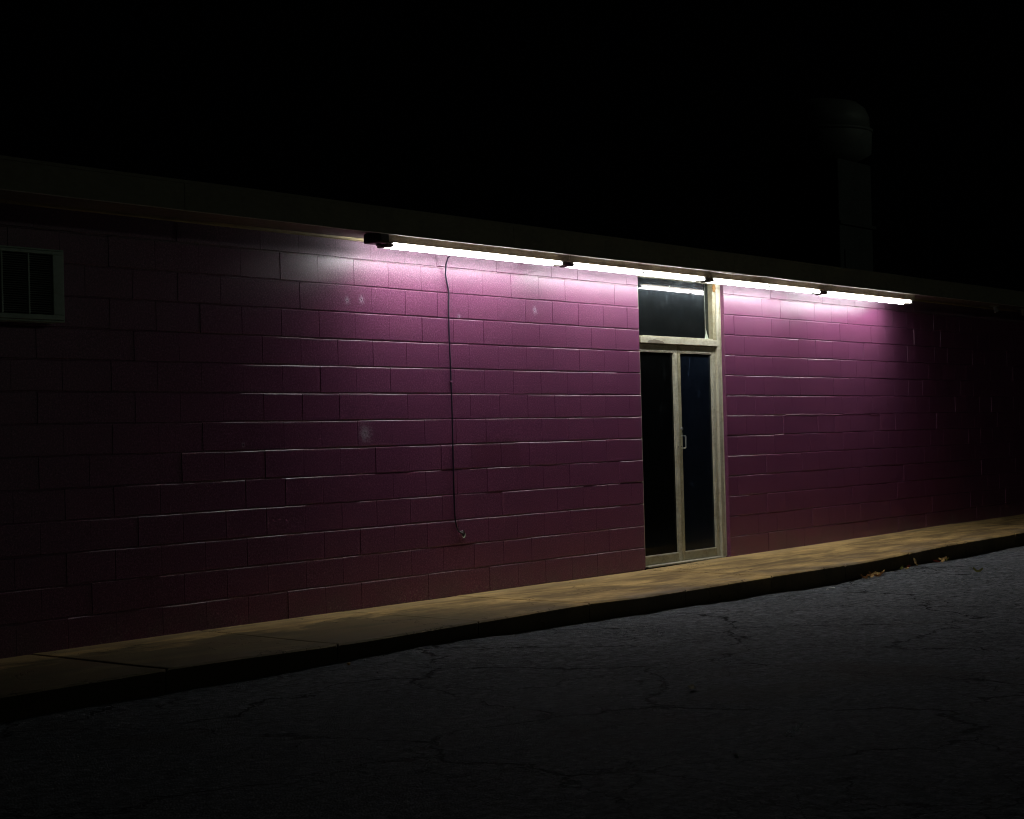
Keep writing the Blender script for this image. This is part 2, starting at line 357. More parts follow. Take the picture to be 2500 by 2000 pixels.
# sidewalk: a run of separately cast slabs whose outer edge is the kerb
walk = tag(empty('sidewalk'), 'tan stained concrete walk with a raised kerb edge', kind='structure')
edges = [-13.0, -11.55, -10.1, -8.65, -7.2, -5.75, -4.285, -2.90, -1.48, 0.0, 1.47, 2.93, 4.40, 5.86, 7.33, 8.79, 10.26, 11.72, 13.2]
SK = -.27
for a, b in zip(edges, edges[1:]):
    bm = bmesh.new(); TT = [0, .006, .02]+[k/12 for k in range(1, 12)]+[.98, .994, 1]; nx, ny = len(TT)-1, 10; g = .005; rows = []
    dz = random.uniform(-.0035, .0035)
    for i in range(nx+1):
        row = []
        t = TT[i]
        for j in range(ny+1):
            y = KERB*j/ny - (0.0)
            sk = SK*j/ny
            x = a+g+(b-a-2*g)*t + sk
            if 0 < j < ny and 0: pass
            z = walk_z(x, y) + dz
            if i in (0, nx): z -= .007
            if i in (2, nx-2): z += .0015
            if j == ny:
                y += .006*noise.noise(Vector((x*4, 1, 1)))
                z -= .012
            if j == ny-1: y = KERB + .018
            row.append(bm.verts.new((x, y+.002, z)))
        rows.append(row)
    for i in range(nx):
        for j in range(ny): bm.faces.new((rows[i][j], rows[i][j+1], rows[i+1][j+1], rows[i+1][j]))
    low = []
    for i in range(nx+1):
        v = rows[i][ny].co; low.append(bm.verts.new((v.x, v.y+.004, -.32)))
    for i in range(nx): bm.faces.new((rows[i][ny], low[i], low[i+1], rows[i+1][ny]))
    for i in (0, nx):   # end faces
        lw = [bm.verts.new((rows[i][j].co.x, rows[i][j].co.y, -.32)) for j in range(ny)] + [low[i]]
        for j in range(ny): bm.faces.new((rows[i][j], lw[j], lw[j+1], rows[i][j+1]))
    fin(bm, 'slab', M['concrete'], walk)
bm = bmesh.new()   # packed dirt in the joints, just below the slabs
for a in edges[1:-1]:
    prof = []
    for j in range(11):
        y = (KERB+.02)*j/10; x = a+SK*j/10; z = walk_z(x, y)-.006
        prof.append((bm.verts.new((x-.006, y, z)), bm.verts.new((x+.006, y, z))))
    for p, q in zip(prof, prof[1:]): bm.faces.new((p[0], q[0], q[1], p[1]))
fin(bm, 'joint_filler', M['asphalt'], walk)['kind'] = 'stuff'

# ------------------------------------------------------------------ block walls
BL, BH = .4064, .2032
GX, GZ = .0014, .0065
def block_mesh(L, Ht, seed, ends=(True, True)):
    """one hollow block's visible face: ragged arrises, eased edges, body 50 mm deep; origin at the middle of the face"""
    r = random.Random(seed); bm = bmesh.new()
    hx, hz = L/2-GX/2, Ht/2-GZ/2; nseg = max(4, int(L/.04)); e = r.uniform(.0028, .0060)
    chip = r.random() < .35; cxp = r.uniform(-hx*.9, hx*.9); cw = r.uniform(.006, .016)
    outer = []
    def jz(x, s):
        k = r.uniform(-.0014, .0014)
        if s > 0 and chip and abs(x-cxp) < cw*2: k -= .005*(1-abs(x-cxp)/(cw*2))
        return k
    for i in range(nseg+1):
        x = -hx+2*hx*i/nseg; outer.append((x, -hz + (0 if i in (0, nseg) else r.uniform(-.0016, .0012))))
    for i in range(1, 3): outer.append((hx + r.uniform(-.0004, .0004), -hz+2*hz*i/3))
    for i in range(nseg+1):
        x = hx-2*hx*i/nseg; outer.append((x, hz + jz(x, 1)))
    for i in range(1, 3): outer.append((-hx + r.uniform(-.0004, .0004), hz-2*hz*i/3))
    def ring(ins, y):
        out = []
        for (x, z) in outer:
            out.append(bm.verts.new((max(min(x, hx-ins*.24), -hx+ins*.24) if ins else x, y, max(min(z, hz-ins), -hz+ins) if ins else z)))
        return out
    R = [ring(0, .05), ring(0, .0062), ring(e*.36, .0026), ring(e, 0.0)]
    n = len(outer)
    for A, Bq in zip(R, R[1:]):
        for i in range(n): bm.faces.new((A[i], A[(i+1) % n], Bq[(i+1) % n], Bq[i]))
    bm.faces.new(R[-1])
    me = bpy.data.meshes.new('block'); bmesh.ops.recalc_face_normals(bm, faces=bm.faces); bm.to_mesh(me); bm.free()
    me.materials.append(M['wall']); return me
TOPH = 2.800-13*BH
MESH = {}
for L, key in ((BL, 'f'), (BL/2, 'h')):
    for Ht, hk in ((BH, 'n'), (TOPH, 't')):
        MESH[key+hk] = [block_mesh(L, Ht, 11*k+len(MESH)*100) for k in range(9)]
def build_wall(name, label, x_open, sign, ncols, x_end):
    """sign -1 builds from the opening towards -x, +1 towards +x; the first NCOLS bond columns are separate blocks"""
    wl = tag(empty(name, (x_open, 0, 0)), label, 'wall')
    core = bmesh.new(); a, b = sorted((x_open + sign*.0045, x_end)); bx(core, (a, .0070, -.04), (b, .2, 2.80))
    fin(core, 'mortar', M['wall'], wl)
    stuff = bmesh.new(); nst = 0
    for k in range(14):
        ht = TOPH if k == 13 else BH; zc = k*BH + ht/2
        pos = 0.0; i = 0
        while abs(pos) < abs(x_end-x_open)-.01:
            L = BL
            if k % 2 == 1 and i == 0: L = BL/2
            L = min(L, abs(x_end-x_open)-abs(pos)) if L == BL and abs(x_end-x_open)-abs(pos) < BL-.01 else L
            xc = x_open + sign*(pos + L/2)
            key = ('f' if abs(L-BL) < .01 else 'h') + ('t' if k == 13 else 'n')
            me = random.choice(MESH[key])
            dy = random.uniform(-.0019, .0019); tilt = random.uniform(-.0035, .0035); tz = random.uniform(-.003, .003)
            zoff = random.uniform(-.0016, .0016)
            if pos + L/2 < ncols*BL:
                o = bpy.data.objects.new('block', me); COL.objects.link(o); o.parent = wl
                o.location = (xc-x_open, dy, zc+zoff); o.rotation_euler = (tz, random.uniform(-.0012, .0012), tilt)
            else:
                tmp = bmesh.new(); tmp.from_mesh(me); tmp.transform(Matrix.Translation((xc-x_open, dy, zc+zoff)) @ Euler((tz, 0, tilt)).to_matrix().to_4x4())
                t2 = bpy.data.meshes.new('t'); tmp.to_mesh(t2); tmp.free(); stuff.from_mesh(t2); bpy.data.meshes.remove(t2)
            pos += L; i += 1
    if len(stuff.verts):
        me = bpy.data.meshes.new('far_blocks'); stuff.to_mesh(me); me.materials.append(M['wall'])
        o = bpy.data.objects.new('block_field', me); COL.objects.link(o); o.parent = wl; o['kind'] = 'stuff'
    stuff.free(); return wl
OPEN = 1.6256
wl = build_wall('block_wall', 'purple painted block wall between the air conditioner and the glass doors', 0.0, -1, 20, -13.4)
wr = build_wall('block_wall', 'purple painted block wall on the far side of the doors, fading into the dark', OPEN, 1, 20.4, 13.0)
# ragged crack with a lifted lip along a bed joint of the far wall
bm = bmesh.new(); rr = random.Random(3)
pts = [(2.90, 1.427), (3.05, 1.419), (3.29, 1.427), (3.5, 1.420), (3.73, 1.424), (3.95, 1.416), (4.09, 1.412), (4.25, 1.420), (4.40, 1.425), (4.7, 1.422), (4.92, 1.433), (5.03, 1.410), (5.25, 1.416)]
prev = None
for i, (x, z) in enumerate(pts):
    h = .004 if i % 2 else .010
    cur = (bm.verts.new((x, -.0010, z+.003)), bm.verts.new((x, -.0042, z)), bm.verts.new((x, -.0010, z-h)))
    if prev: 
        for j in range(2): bm.faces.new((prev[j], prev[j+1], cur[j+1], cur[j]))
    prev = cur
fin(bm, 'mortar_lip', M['wall'], wr)

# ------------------------------------------------------------------ building body: roof, eave, sides, room behind the doors
bd = tag(empty('building', (0, 0, 0)), 'long low flat roofed building with a wide tan eave along its front', 'building')
X0, X1, YB = -13.4, 13.0, 12.0
box('side_wall', (X0+.01, .21, -.3), (X0+.2, YB, 2.79), M['wall'], bd)
box('side_wall', (X1-.2, .21, -.3), (X1-.01, YB, 2.79), M['wall'], bd)
box('rear_wall', (X0+.21, YB-.2, -.3), (X1-.21, YB, 2.79), M['wall'], bd)
box('room_floor', (X0+.21, .26, -.28), (X1-.21, YB-.21, -.02), M['dark'], bd)
box('room_partition', (-3, 4.0, -.01), (5, 4.1, 2.79), M['dark'], bd)
box('roof', (X0-.4, -.4405, 2.822), (X1+.4, YB+.3, 2.965), M['roofing'], bd)
bm = bmesh.new(); wob = lambda x, j: .0025*noise.noise(Vector((x*.9, j*.05, 3)))
prism(bm, [(-.4415, 2.802), (-.4415, 2.814), (.26, 2.814), (.26, 2.802)], X0-.38, X1+.38, 1)
fin(bm, 'soffit', M['soffit'], bd)
fb = [X0-.4, -9.9, -6.25, -2.6, 1.05, 4.7, 8.35, 12.0, X1+.4]
for a, b in zip(fb, fb[1:]):
    bm = bmesh.new(); oz = random.uniform(-.002, .002)
    prism(bm, [(-.45, 2.7875), (-.45, 2.970), (-.442, 2.970), (-.442, 2.7875)], a+.002, b-.002, 6, lambda x, j: wob(x, j)+oz)
    fin(bm, 'fascia_board', M['fascia'], bd)
bm = bmesh.new()
def lipwob(x, j):
    z = .0022*noise.noise(Vector((x*1.6, 7, 3))) + .0012*noise.noise(Vector((x*7, 7, 3)))
    for c, wd, a in ((1.0, .28, -.006), (1.75, .35, .005), (-2.2, .3, .003), (2.35, .2, -.004)): z += a*math.exp(-((x-c)/wd)**2)
    return z
prism(bm, [(-.4425, 2.7825), (-.4515, 2.7825), (-.4545, 2.7850), (-.4545, 2.7874), (-.4425, 2.7872)], X0-.4, X1+.4, 260, lipwob)
fin(bm, 'drip_edge', M['lip'], bd)
bm = bmesh.new(); prism(bm, [(-.018, 2.801), (-.018, 2.786), (-.0035, 2.779), (-.0035, 2.801)], X0, -.002, 1); prism(bm, [(-.018, 2.801), (-.018, 2.786), (-.0035, 2.779), (-.0035, 2.801)], OPEN+.002, X1, 1)
fin(bm, 'wall_top_trim', M['trim'], bd)
bm = bmesh.new(); bx(bm, (-.05, .003, 2.766), (OPEN+.05, .19, 2.800)); fin(bm, 'lintel', M['frame'], bd)
# front roof edge metal
bm = bmesh.new(); prism(bm, [(-.457, 2.962), (-.457, 2.982), (-.30, 2.982), (-.30, 2.972), (-.452, 2.972), (-.452, 2.962)], X0-.4, X1+.4, 60, lambda x, j: .003*noise.noise(Vector((x*.8, 1, 9))))
fin(bm, 'roof_edge_flashing', M['fascia'], bd)

# ------------------------------------------------------------------ entrance: frame, transom, pair of doors
FY = .045
en = tag(empty('entrance_frame', (OPEN/2, FY, 0)), 'cream painted metal door frame with a wide window above the doors', 'door frame')
J0, J1 = .0035, OPEN-.0035
def frame_part(name, a, b, mt=M['frame'], par=en, bev=.003): return box(name, a, b, mt, par, bev)
frame_part('jamb', (J1-.072, FY, .012), (J1, FY+.105, 2.765))
frame_part('jamb', (J0, FY, .012), (J0+.072, FY+.105, 2.765))
frame_part('edge_bead', (J1-.010, FY-.010, .012), (J1+.0005, FY-.0005, 2.765), bev=.002)
frame_part('transom_bar', (J0+.073, FY-.012, 2.117), (J1-.073, FY+.10, 2.176))
frame_part('transom_sill', (J0+.135, FY+.003, 2.1765), (J1-.139, FY+.09, 2.190), bev=.004)
frame_part('head', (J0+.073, FY, 2.742), (J1-.073, FY+.10, 2.765))
frame_part('transom_stop', (J1-.137, FY+.004, 2.1765), (J1-.082, FY+.10, 2.741), M['frame_dirty'])
frame_part('transom_stop', (J0+.0725, FY+.03, 2.1765), (J0+.086, FY+.10, 2.741), M['frame_dirty'])
frame_part('threshold', (J0+.073, .012, .004), (J1-.073, .14, .020), M['frame'])
# transom glass, its cracked corner and rust
bm = bmesh.new(); bx(bm, (J0+.087, .100, 2.191), (J1-.138, .106, 2.741)); g = fin(bm, 'transom_glass', M['glass_transom'], en)
bm = bmesh.new(); v = [bm.verts.new(c) for c in ((1.395, .0985, 2.1915), (1.478, .0985, 2.1915), (1.452, .0985, 2.235), (1.440, .0985, 2.262), (1.428, .0985, 2.285), (1.420, .0985, 2.32), (1.419, .0985, 2.245))]; bm.faces.new(v)
fin(bm, 'broken_corner', M['putty'], en)
bm = bmesh.new(); bx(bm, (1.4155, .0975, 2.31), (1.4180, .0990, 2.74)); fin(bm, 'frame_reflection', M['putty'], en)  # thin strip standing in for the frame's reflection in the pane
bm = bmesh.new(); bmesh.ops.create_icosphere(bm, subdivisions=3, radius=1)
for v in bm.verts: v.co = Vector((1.520+v.co.x*.034*(1+.35*noise.noise(v.co*2.2)), FY+.002+v.co.y*.006, 2.705+v.co.z*.036*(1+.4*noise.noise(v.co*2.2+Vector((4, 0, 0))))-(.012 if v.co.z < -.6 else 0)))
fin(bm, 'rust_scab', M['rust'], en, smooth=True)
bm = bmesh.new(); bx(bm, (.735, .0975, 2.655), (.747, .0990, 2.690)); fin(bm, 'paper_scrap', M['putty'], en)
# flaked patch on the transom bar
bm = bmesh.new(); rr = random.Random(5); N = 22
top = []; bot = []
for i in range(N+1):
    x = .20+.30*i/N; hz = .030*math.sin(math.pi*(i+.8)/(N+1.8))**.5*(1 if i < N*.75 else .75) + rr.uniform(-.004, .004)
    top.append(bm.verts.new((x, FY-.0140, 2.123+max(hz, .004)))); bot.append(bm.verts.new((x, FY-.0140, 2.121)))
for i in range(N): bm.faces.new((bot[i], bot[i+1], top[i+1], top[i]))
M['flaked'] = painted('bare_flaked_metal', (.20, .175, .13), (.12, .09, .06), .6, .6, 20)
o = fin(bm, 'flaked_patch', M['flaked'], en)

LY = .072
def door_leaf(x0, x1, gm, label, hinge_left):
    d = tag(empty('glass_door', ((x0+x1)/2, LY, .022)), label, 'door', 'pair of glass entrance doors')
    z0, z1 = .0225, 2.112; sl = .092 if hinge_left else .062; sr = .092 if hinge_left else .080
    sL, sR = (.046, .052) if hinge_left else (.052, .058)
    box('stile', (x0, LY, z0), (x0+sL, LY+.045, z1), M['frame_dirty' if not hinge_left else 'frame'], d, .004)
    box('stile', (x1-sR, LY, z0), (x1, LY+.045, z1), M['frame'], d, .004)
    box('top_rail', (x0+sL+.0005, LY+.0015, 2.042), (x1-sR-.0005, LY+.044, z1-.0005), M['frame'], d, .003)
    box('bottom_rail', (x0+sL+.0005, LY+.0015, z0+.0005), (x1-sR-.0005, LY+.044, .102), M['frame_dirty'], d, .003)
    # glazing bead: four strips around the pane
    bd_ = .007; zi0, zi1 = .1025, 2.0415; xa, xb = x0+sL+.0005, x1-sR-.0005
    bm = bmesh.new()
    bx(bm, (xa, LY+.005, zi0), (xb, LY+.022, zi0+bd_), .002); bx(bm, (xa, LY+.005, zi1-bd_), (xb, LY+.022, zi1), .002)
    bx(bm, (xa, LY+.0055, zi0+bd_+.0005), (xa+bd_, LY+.022, zi1-bd_-.0005), .002); bx(bm, (xb-bd_, LY+.0055, zi0+bd_+.0005), (xb, LY+.022, zi1-bd_-.0005), .002)
    fin(bm, 'glazing_bead', M['frame'], d)
    bm = bmesh.new(); bx(bm, (xa+.001, LY+.0225, zi0+.001), (xb-.001, LY+.0285, zi1-.001)); fin(bm, 'pane', gm, d)
    return d
mid = .808
dl = door_leaf(J0+.0755, mid-.006, M['glass_left'], 'left glass door with the darker pane and no handle', True)
dr = door_leaf(mid+.006, J1-.0760, M['glass_right'], 'right glass door with the pull handle and dark blue pane', False)
box('meeting_strip', (mid-.0012, LY+.002, .024), (mid+.0028, LY+.012, 2.110), M['frame'], dl, .001)
# handle with its lock cylinder
hx_ = .846; hd = link('handle', bpy.data.meshes.new('handle'), None, dr, (hx_, LY, 1.17)); 
bm = bmesh.new(); tube(bm, [(0, .0, .062), (0, -.040, .062), (0.002, -.046, .054), (0.002, -.046, -.050), (0, -.040, -.058), (0, .0, -.058)], .0075, 8); bm.to_mesh(hd.data); bm.free(); hd.data.materials.append(M['metal'])
box('back_plate', (hx_-.017, LY-.003, 1.085), (hx_+.017, LY-.0002, 1.262), M['frame_dirty'], dr, .002)
bm = bmesh.new(); cyl(bm, (hx_+.004, LY-.012, 1.300), (hx_+.004, LY+.002, 1.300), .014, .017, 20); fin(bm, 'lock_cylinder', M['metal'], dr)
bm = bmesh.new(); cyl(bm, (.780, LY-.002, 1.125), (.780, LY+.001, 1.125), .006, None, 10); cyl(bm, (.835, LY-.0045, 1.128), (.835, LY-.0025, 1.128), .006, None, 10); fin(bm, 'screw_hole', M['black'], dr)

# ------------------------------------------------------------------ four eight-foot twin tube fixtures
YC = -.31; FB = [-4.118, -1.700, .705, 3.140, 5.500]
names = ['first twin tube fixture from the rusted end box, above the black cable', 'twin tube fixture that runs over the wall up to the window above the doors',
         'twin tube fixture that begins at the door frame above the far wall', 'last twin tube fixture, ending in the dark with a small knob']
for k in range(4):
    a = FB[k]; b = FB[k+1]-.004
    fxr = tag(empty('fluorescent_fixture', ((a+b)/2, YC, 2.79)), names[k], 'light fixture', 'fluorescent fixtures in a row under the eave')
    ZT = [2.7180, 2.7160, 2.7110, 2.7020][k]; ZB = [2.7375, 2.7365, 2.7330, 2.7260][k]
    bm = bmesh.new(); prism(bm, [(YC-.074, 2.7985), (YC-.062, ZB), (YC+.062, ZB), (YC+.074, 2.7985)], a, b, 24, lambda x, j: .0012*noise.noise(Vector((x*2, j*.3, k))))
    fin(bm, 'channel', M['channel'], fxr)
    ss = [(a+.030, a+.070), (b-.070, b-.034)]
    for (sa, sb) in ss:
        bm = bmesh.new()
        bx(bm, (sa+.002, YC-.061, ZT-.017), (sb-.002, YC+.061, ZB-.0075), .004)
        bx(bm, (sa-.006, YC-.066, ZB-.007), (sb+.006, YC+.066, ZB-.0008), .002)
        fin(bm, 'socket', M['socket'], fxr)
    for side in (-1, 1):
        yy = YC+side*.046; zz = ZT + (.006*(-side) if k == 3 else 0)
        segs = [(a+.074, b-.074, 0)]
        if k in (1, 2) and side == -1: segs = [(a+.074, (a+b)/2-.004, .002), ((a+b)/2+.004, b-.074, -.003)]
        for (ta, tb, o_) in segs:
            bm = bmesh.new(); cyl(bm, (ta+.012, yy, zz+o_), (tb-.012, yy, zz+o_), .013, None, 20, caps=False)
            for f in bm.faces: f.smooth = True
            t = fin(bm, 'tube', M['tube'], fxr)
            for ca in (ta, tb-.0118):
                bm = bmesh.new(); cyl(bm, (ca, yy, zz+o_), (ca+.0118, yy, zz+o_), .0133, None, 16); fin(bm, 'end_cap', M['metal'], t)
    if k == 0:
        bm = bmesh.new(); bx(bm, (a-.125, YC-.095, 2.722), (a-.005, YC+.06, 2.797), .008); bx(bm, (a-.11, YC-.102, 2.740), (a-.03, YC-.094, 2.786), .002)
        cyl(bm, (a-.055, YC-.03, 2.706), (a-.055, YC-.03, 2.724), .018, .024, 12)
        fin(bm, 'end_box', M['black'], fxr)
        bm = bmesh.new(); cyl(bm, (a-.004, YC-.06, 2.722), (a+.028, YC-.06, 2.722), .016, None, 12); fin(bm, 'conduit', M['socket'], fxr)
    if k == 3:
        bm = bmesh.new(); cyl(bm, (b-.02, YC, 2.738), (b+.065, YC, 2.738), .010, None, 10); fin(bm, 'end_rod', M['black'], fxr)
        bm = bmesh.new(); bmesh.ops.create_icosphere(bm, subdivisions=2, radius=.017, matrix=Matrix.Translation((b+.075, YC, 2.738))); fin(bm, 'knob', M['metal'], fxr, smooth=True)
for x, lab in ((8.43, 'nearer of the two unlit lamps under the dark end of the eave'), (9.42, 'farther of the two unlit lamps under the dark end of the eave')):
    lp = tag(empty('eave_lamp', (x, -.2, 2.80)), lab, 'lamp', 'unlit lamps under the eave')
    bm = bmesh.new(); cyl(bm, (x, -.2, 2.785), (x, -.2, 2.801), .06, .065, 16); fin(bm, 'mounting_plate', M['fan'], lp)
    bm = bmesh.new(); cyl(bm, (x, -.2, 2.785), (x+.01, -.23, 2.715), .018, .042, 14); fin(bm, 'lamp_shade', M['fan'], lp)

# ------------------------------------------------------------------ cable down the wall
wp = [(-3.03, YC+.06, 2.745), (-3.035, -.16, 2.735), (-2.99, -.075, 2.715), (-2.968, -.035, 2.66), (-2.952, -.016, 2.58), (-2.925, -.010, 2.51), (-2.908, -.010, 2.46), (-2.909, -.010, 2.40), (-2.914, -.010, 2.351), (-2.917, -.010, 2.2), (-2.916, -.010, 2.047), (-2.911, -.010, 1.90), (-2.909, -.010, 1.771), (-2.905, -.009, 1.664), (-2.904, -.010, 1.45), (-2.905, -.010, 1.235), (-2.906, -.010, 1.05), (-2.906, -.010, .915), (-2.905, -.010, .75), (-2.903, -.010, .647), (-2.897, -.011, .60), (-2.884, -.012, .553), (-2.866, -.014, .520), (-2.842, -.018, .503), (-2.815, -.018, .497), (-2.795, -.004, .496), (-2.790, .02, .496)]
cb = tag(empty('power_cable', (-2.9, -.01, 1.6)), 'thin black cable hanging down the purple wall into a hole', 'cable')
bm = bmesh.new(); tube(bm, wp, .0062, 8); fin(bm, 'cord', M['wire'], cb)
bm = bmesh.new(); bx(bm, (-2.924, -.0185, 1.718), (-2.893, -.003, 1.730), .002); cyl(bm, (-2.889, -.012, 1.724), (-2.889, -.002, 1.724), .005, None, 8); fin(bm, 'clip', M['wall'], cb)
bm = bmesh.new(); bmesh.ops.create_circle(bm, cap_ends=True, segments=18, radius=1)
for v in bm.verts: r_ = 1+.22*noise.noise(v.co*2.5); v.co = Vector((-2.787+v.co.x*.020*r_, -.0030, .495+v.co.y*.026*r_))
fin(bm, 'hole', M['black'], cb)
bm = bmesh.new(); ring = []
for i in range(16):
    an = math.pi*(1.05+.95*i/15); r_ = .001*random.random()
    ring.append((bm.verts.new((-2.787+math.cos(an)*.021, -.0035, .493+math.sin(an)*.026)), bm.verts.new((-2.787+math.cos(an)*(.027+r_), -.008, .493+math.sin(an)*(.033+r_)))))
for p, q in zip(ring, ring[1:]): bm.faces.new((p[0], q[0], q[1], p[1]))
fin(bm, 'plaster_rim', M['putty'], cb)
bm = bmesh.new(); cyl(bm, (-2.86, -.012, .512), (-2.80, -.010, .517), .003, None, 6); cyl(bm, (-2.845, -.012, .504), (-2.80, -.012, .507), .0025, None, 6); fin(bm, 'bare_wire', M['metal'], cb)

# ------------------------------------------------------------------ air conditioner in the wall (runs out of frame)
AX0, AX1, AZ0, AZ1, AY = -7.98, -6.995, 2.052, 2.502, -.15
ac = tag(empty('air_conditioner', ((AX0+AX1)/2, AY/2, AZ0)), 'pale air conditioner with a louvred front set high in the dark wall', 'air conditioner')
bm = bmesh.new()   # open-fronted sleeve
for a, b in (((AX0, AY+.012, AZ1-.010), (AX1, .003, AZ1)), ((AX0, AY+.012, AZ0), (AX1, .003, AZ0+.010)), ((AX0, AY+.012, AZ0+.0105), (AX0+.010, .003, AZ1-.0105)), ((AX1-.010, AY+.012, AZ0+.0105), (AX1, .003, AZ1-.0105))): bx(bm, a, b, .0015)
fin(bm, 'sleeve', M['ac'], ac)
gx0, gx1, gz0, gz1 = AX0+.09, -7.092, 2.095, 2.468
bm = bmesh.new()
for a, b in (((AX0+.013, AY, gz1), (AX1-.013, AY+.022, AZ1-.013)), ((AX0+.013, AY, AZ0+.013), (AX1-.013, AY+.022, gz0)), ((AX0+.013, AY, gz0+.0005), (gx0, AY+.022, gz1-.0005)), ((gx1, AY, gz0+.0005), (AX1-.013, AY+.022, gz1-.0005))): bx(bm, a, b, .003)
fin(bm, 'front_frame', M['ac'], ac)
bars = [gx1-.188, gx1-.188-.204, gx1-.188-.408]
for x in bars: box('grille_bar', (x-.007, AY-.001, gz0+.001), (x+.007, AY+.016, gz1-.001), M['ac'], ac, .002)
bm = bmesh.new(); zz = gz0+.012; rr = random.Random(2)
segx = [gx0]+sorted(bars)+[gx1]
while zz < gz1-.006:
    for a, b in zip(segx, segx[1:]):
        t0 = rr.uniform(-.0012, .0012); t1 = rr.uniform(-.0012, .0012)
        q = [bm.verts.new(c) for c in ((a+.008, AY+.004, zz+t0), (b-.008, AY+.004, zz+t1), (b-.008, AY+.014, zz+.0055+t1), (a+.008, AY+.014, zz+.0055+t0))]
        bm.faces.new(q); q2 = [bm.verts.new(v.co+Vector((0, .0006, -.0012))) for v in q]; bm.faces.new(q2[::-1])
        bm.faces.new((q[0], q2[0], q2[1], q[1]))
    zz += .0138
fin(bm, 'louvre_slats', M['slat'], ac)['kind'] = 'stuff'
box('filter', (gx0-.02, AY+.05, gz0-.02), (gx1+.02, AY+.06, gz1+.02), M['dark'], ac)

# ------------------------------------------------------------------ exhaust fan on its tall duct on the roof
FXC, FYC = 12.95, 4.5
ef = tag(empty('roof_exhaust_fan', (FXC, FYC, 2.98)), 'tall dark duct with a round hooded fan standing on the roof', 'exhaust fan')
box('duct', (12.60, 3.95, 2.966), (13.85, 5.2, 5.62), M['duct'], ef, .01)
box('duct_flange', (12.55, 3.90, 4.55), (13.90, 5.25, 4.60), M['duct'], ef, .005)
box('duct_door', (12.75, 3.93, 3.7), (13.05, 3.948, 4.15), M['duct'], ef, .004)
bm = bmesh.new(); FC = (13.25, 4.6)
prof = [(.55, 5.62), (.66, 5.68), (.86, 5.78), (.88, 6.10), (.88, 6.12)]
def lathe(bm, c, prof, seg=40):
    rings = [[bm.verts.new((c[0]+r*math.cos(2*math.pi*k/seg), c[1]+r*math.sin(2*math.pi*k/seg), z)) for k in range(seg)] for r, z in prof]
    for A, Bq in zip(rings, rings[1:]):
        for k in range(seg): bm.faces.new((A[k], A[(k+1) % seg], Bq[(k+1) % seg], Bq[k])).smooth = True
    bm.faces.new(rings[0]); bm.faces.new(rings[-1])
lathe(bm, FC, prof); fin(bm, 'fan_bowl', M['fan'], ef)
bm = bmesh.new(); lathe(bm, FC, [(.895, 6.121), (.90, 6.165), (.87, 6.17)]); fin(bm, 'rim_band', M['fan'], ef)
bm = bmesh.new(); lathe(bm, FC, [(.85, 6.171), (.84, 6.38), (.78, 6.52), (.66, 6.62), (.45, 6.67), (.15, 6.69)]); fin(bm, 'hood', M['fan'], ef)

# ------------------------------------------------------------------ leaves, litter
def leaf(name, x, y, z, ln, wd, rot, mt, label, curl=.35, group='dry leaves blown against the kerb'):
    bm = bmesh.new(); n = 6; rows = []
    for i in range(n+1):
        t = i/n; wv = wd*math.sin(math.pi*(t*.93+.05))**.8*(1+.25*math.sin(t*19+x*9)); 
        row = []
        for s in (-1, -.5, 0, .5, 1):
            px = (t-.5)*ln; py = s*wv/2; pz = curl*ln*((t-.5)**2*1.6) + curl*wd*abs(s)**1.6*.55 + .002*math.sin(t*30+s*5)
            row.append(bm.verts.new((px, py, pz)))
        rows.append(row)
    for i in range(n):
        for j in range(4): bm.faces.new((rows[i][j], rows[i][j+1], rows[i+1][j+1], rows[i+1][j])).smooth = True
    cyl(bm, (-ln/2, 0, curl*ln*.4), (-ln/2-ln*.35, .003, curl*ln*.4+.006), .0012, None, 5)
    o = fin(bm, name, mt, None, (x, y, z)); o.rotation_euler = rot
    return tag(o, label, 'leaf', group)
def gz(x, y): return asph_z(x, y)
leaf('dry_leaf', 2.585, -1.545, gz(2.585, -1.545)+.045, .10, .085, (1.15, -.35, .5), M['leaf_tan'], 'large tan leaf standing upright against the kerb', .25)
spec = [(1.341, -1.57, 'leaf', 'brown leaf at the near end of the leaf pile along the kerb'), (1.40, -1.60, 'leaf', 'flat brown leaf second in the leaf pile along the kerb'), (1.432, -1.56, 'leaf', 'brown leaf third from the near end of the leaf pile along the kerb'), (1.50, -1.58, 'leaf_tan', 'tan leaf lying in the middle of the leaf pile along the kerb'), (1.55, -1.565, 'leaf', 'brown leaf just past the middle tan one in the leaf pile along the kerb'), (1.60, -1.61, 'leaf', 'brown leaf lying farthest out from the kerb in the leaf pile'), (1.66, -1.57, 'leaf_tan', 'second tan leaf from the near end of the leaf pile along the kerb'), (1.72, -1.58, 'leaf', 'brown leaf next to the curled tan leaf at the end of the pile'),
        (1.79, -1.56, 'leaf_tan', 'curled tan leaf at the far end of the leaf pile along the kerb'), (2.37, -1.58, 'leaf_red', 'dark red leaf just before the upright tan leaf'), (2.27, -1.60, 'leaf_tan', 'tan leaf lying beside the dark red leaf'), (2.20, -1.58, 'leaf_green', 'faded green leaf before the upright tan leaf'),
        (3.10, -1.56, 'leaf_red', 'dark red leaf in the far leaf pile beyond the upright leaf'), (3.18, -1.60, 'leaf_tan', 'tan leaf in the far leaf pile beyond the upright leaf'), (3.24, -1.57, 'leaf_tan', 'tan leaf touching the faded green one in the far leaf pile'), (3.30, -1.58, 'leaf_green', 'faded green leaf at the end of the far leaf pile')]
rr = random.Random(12)
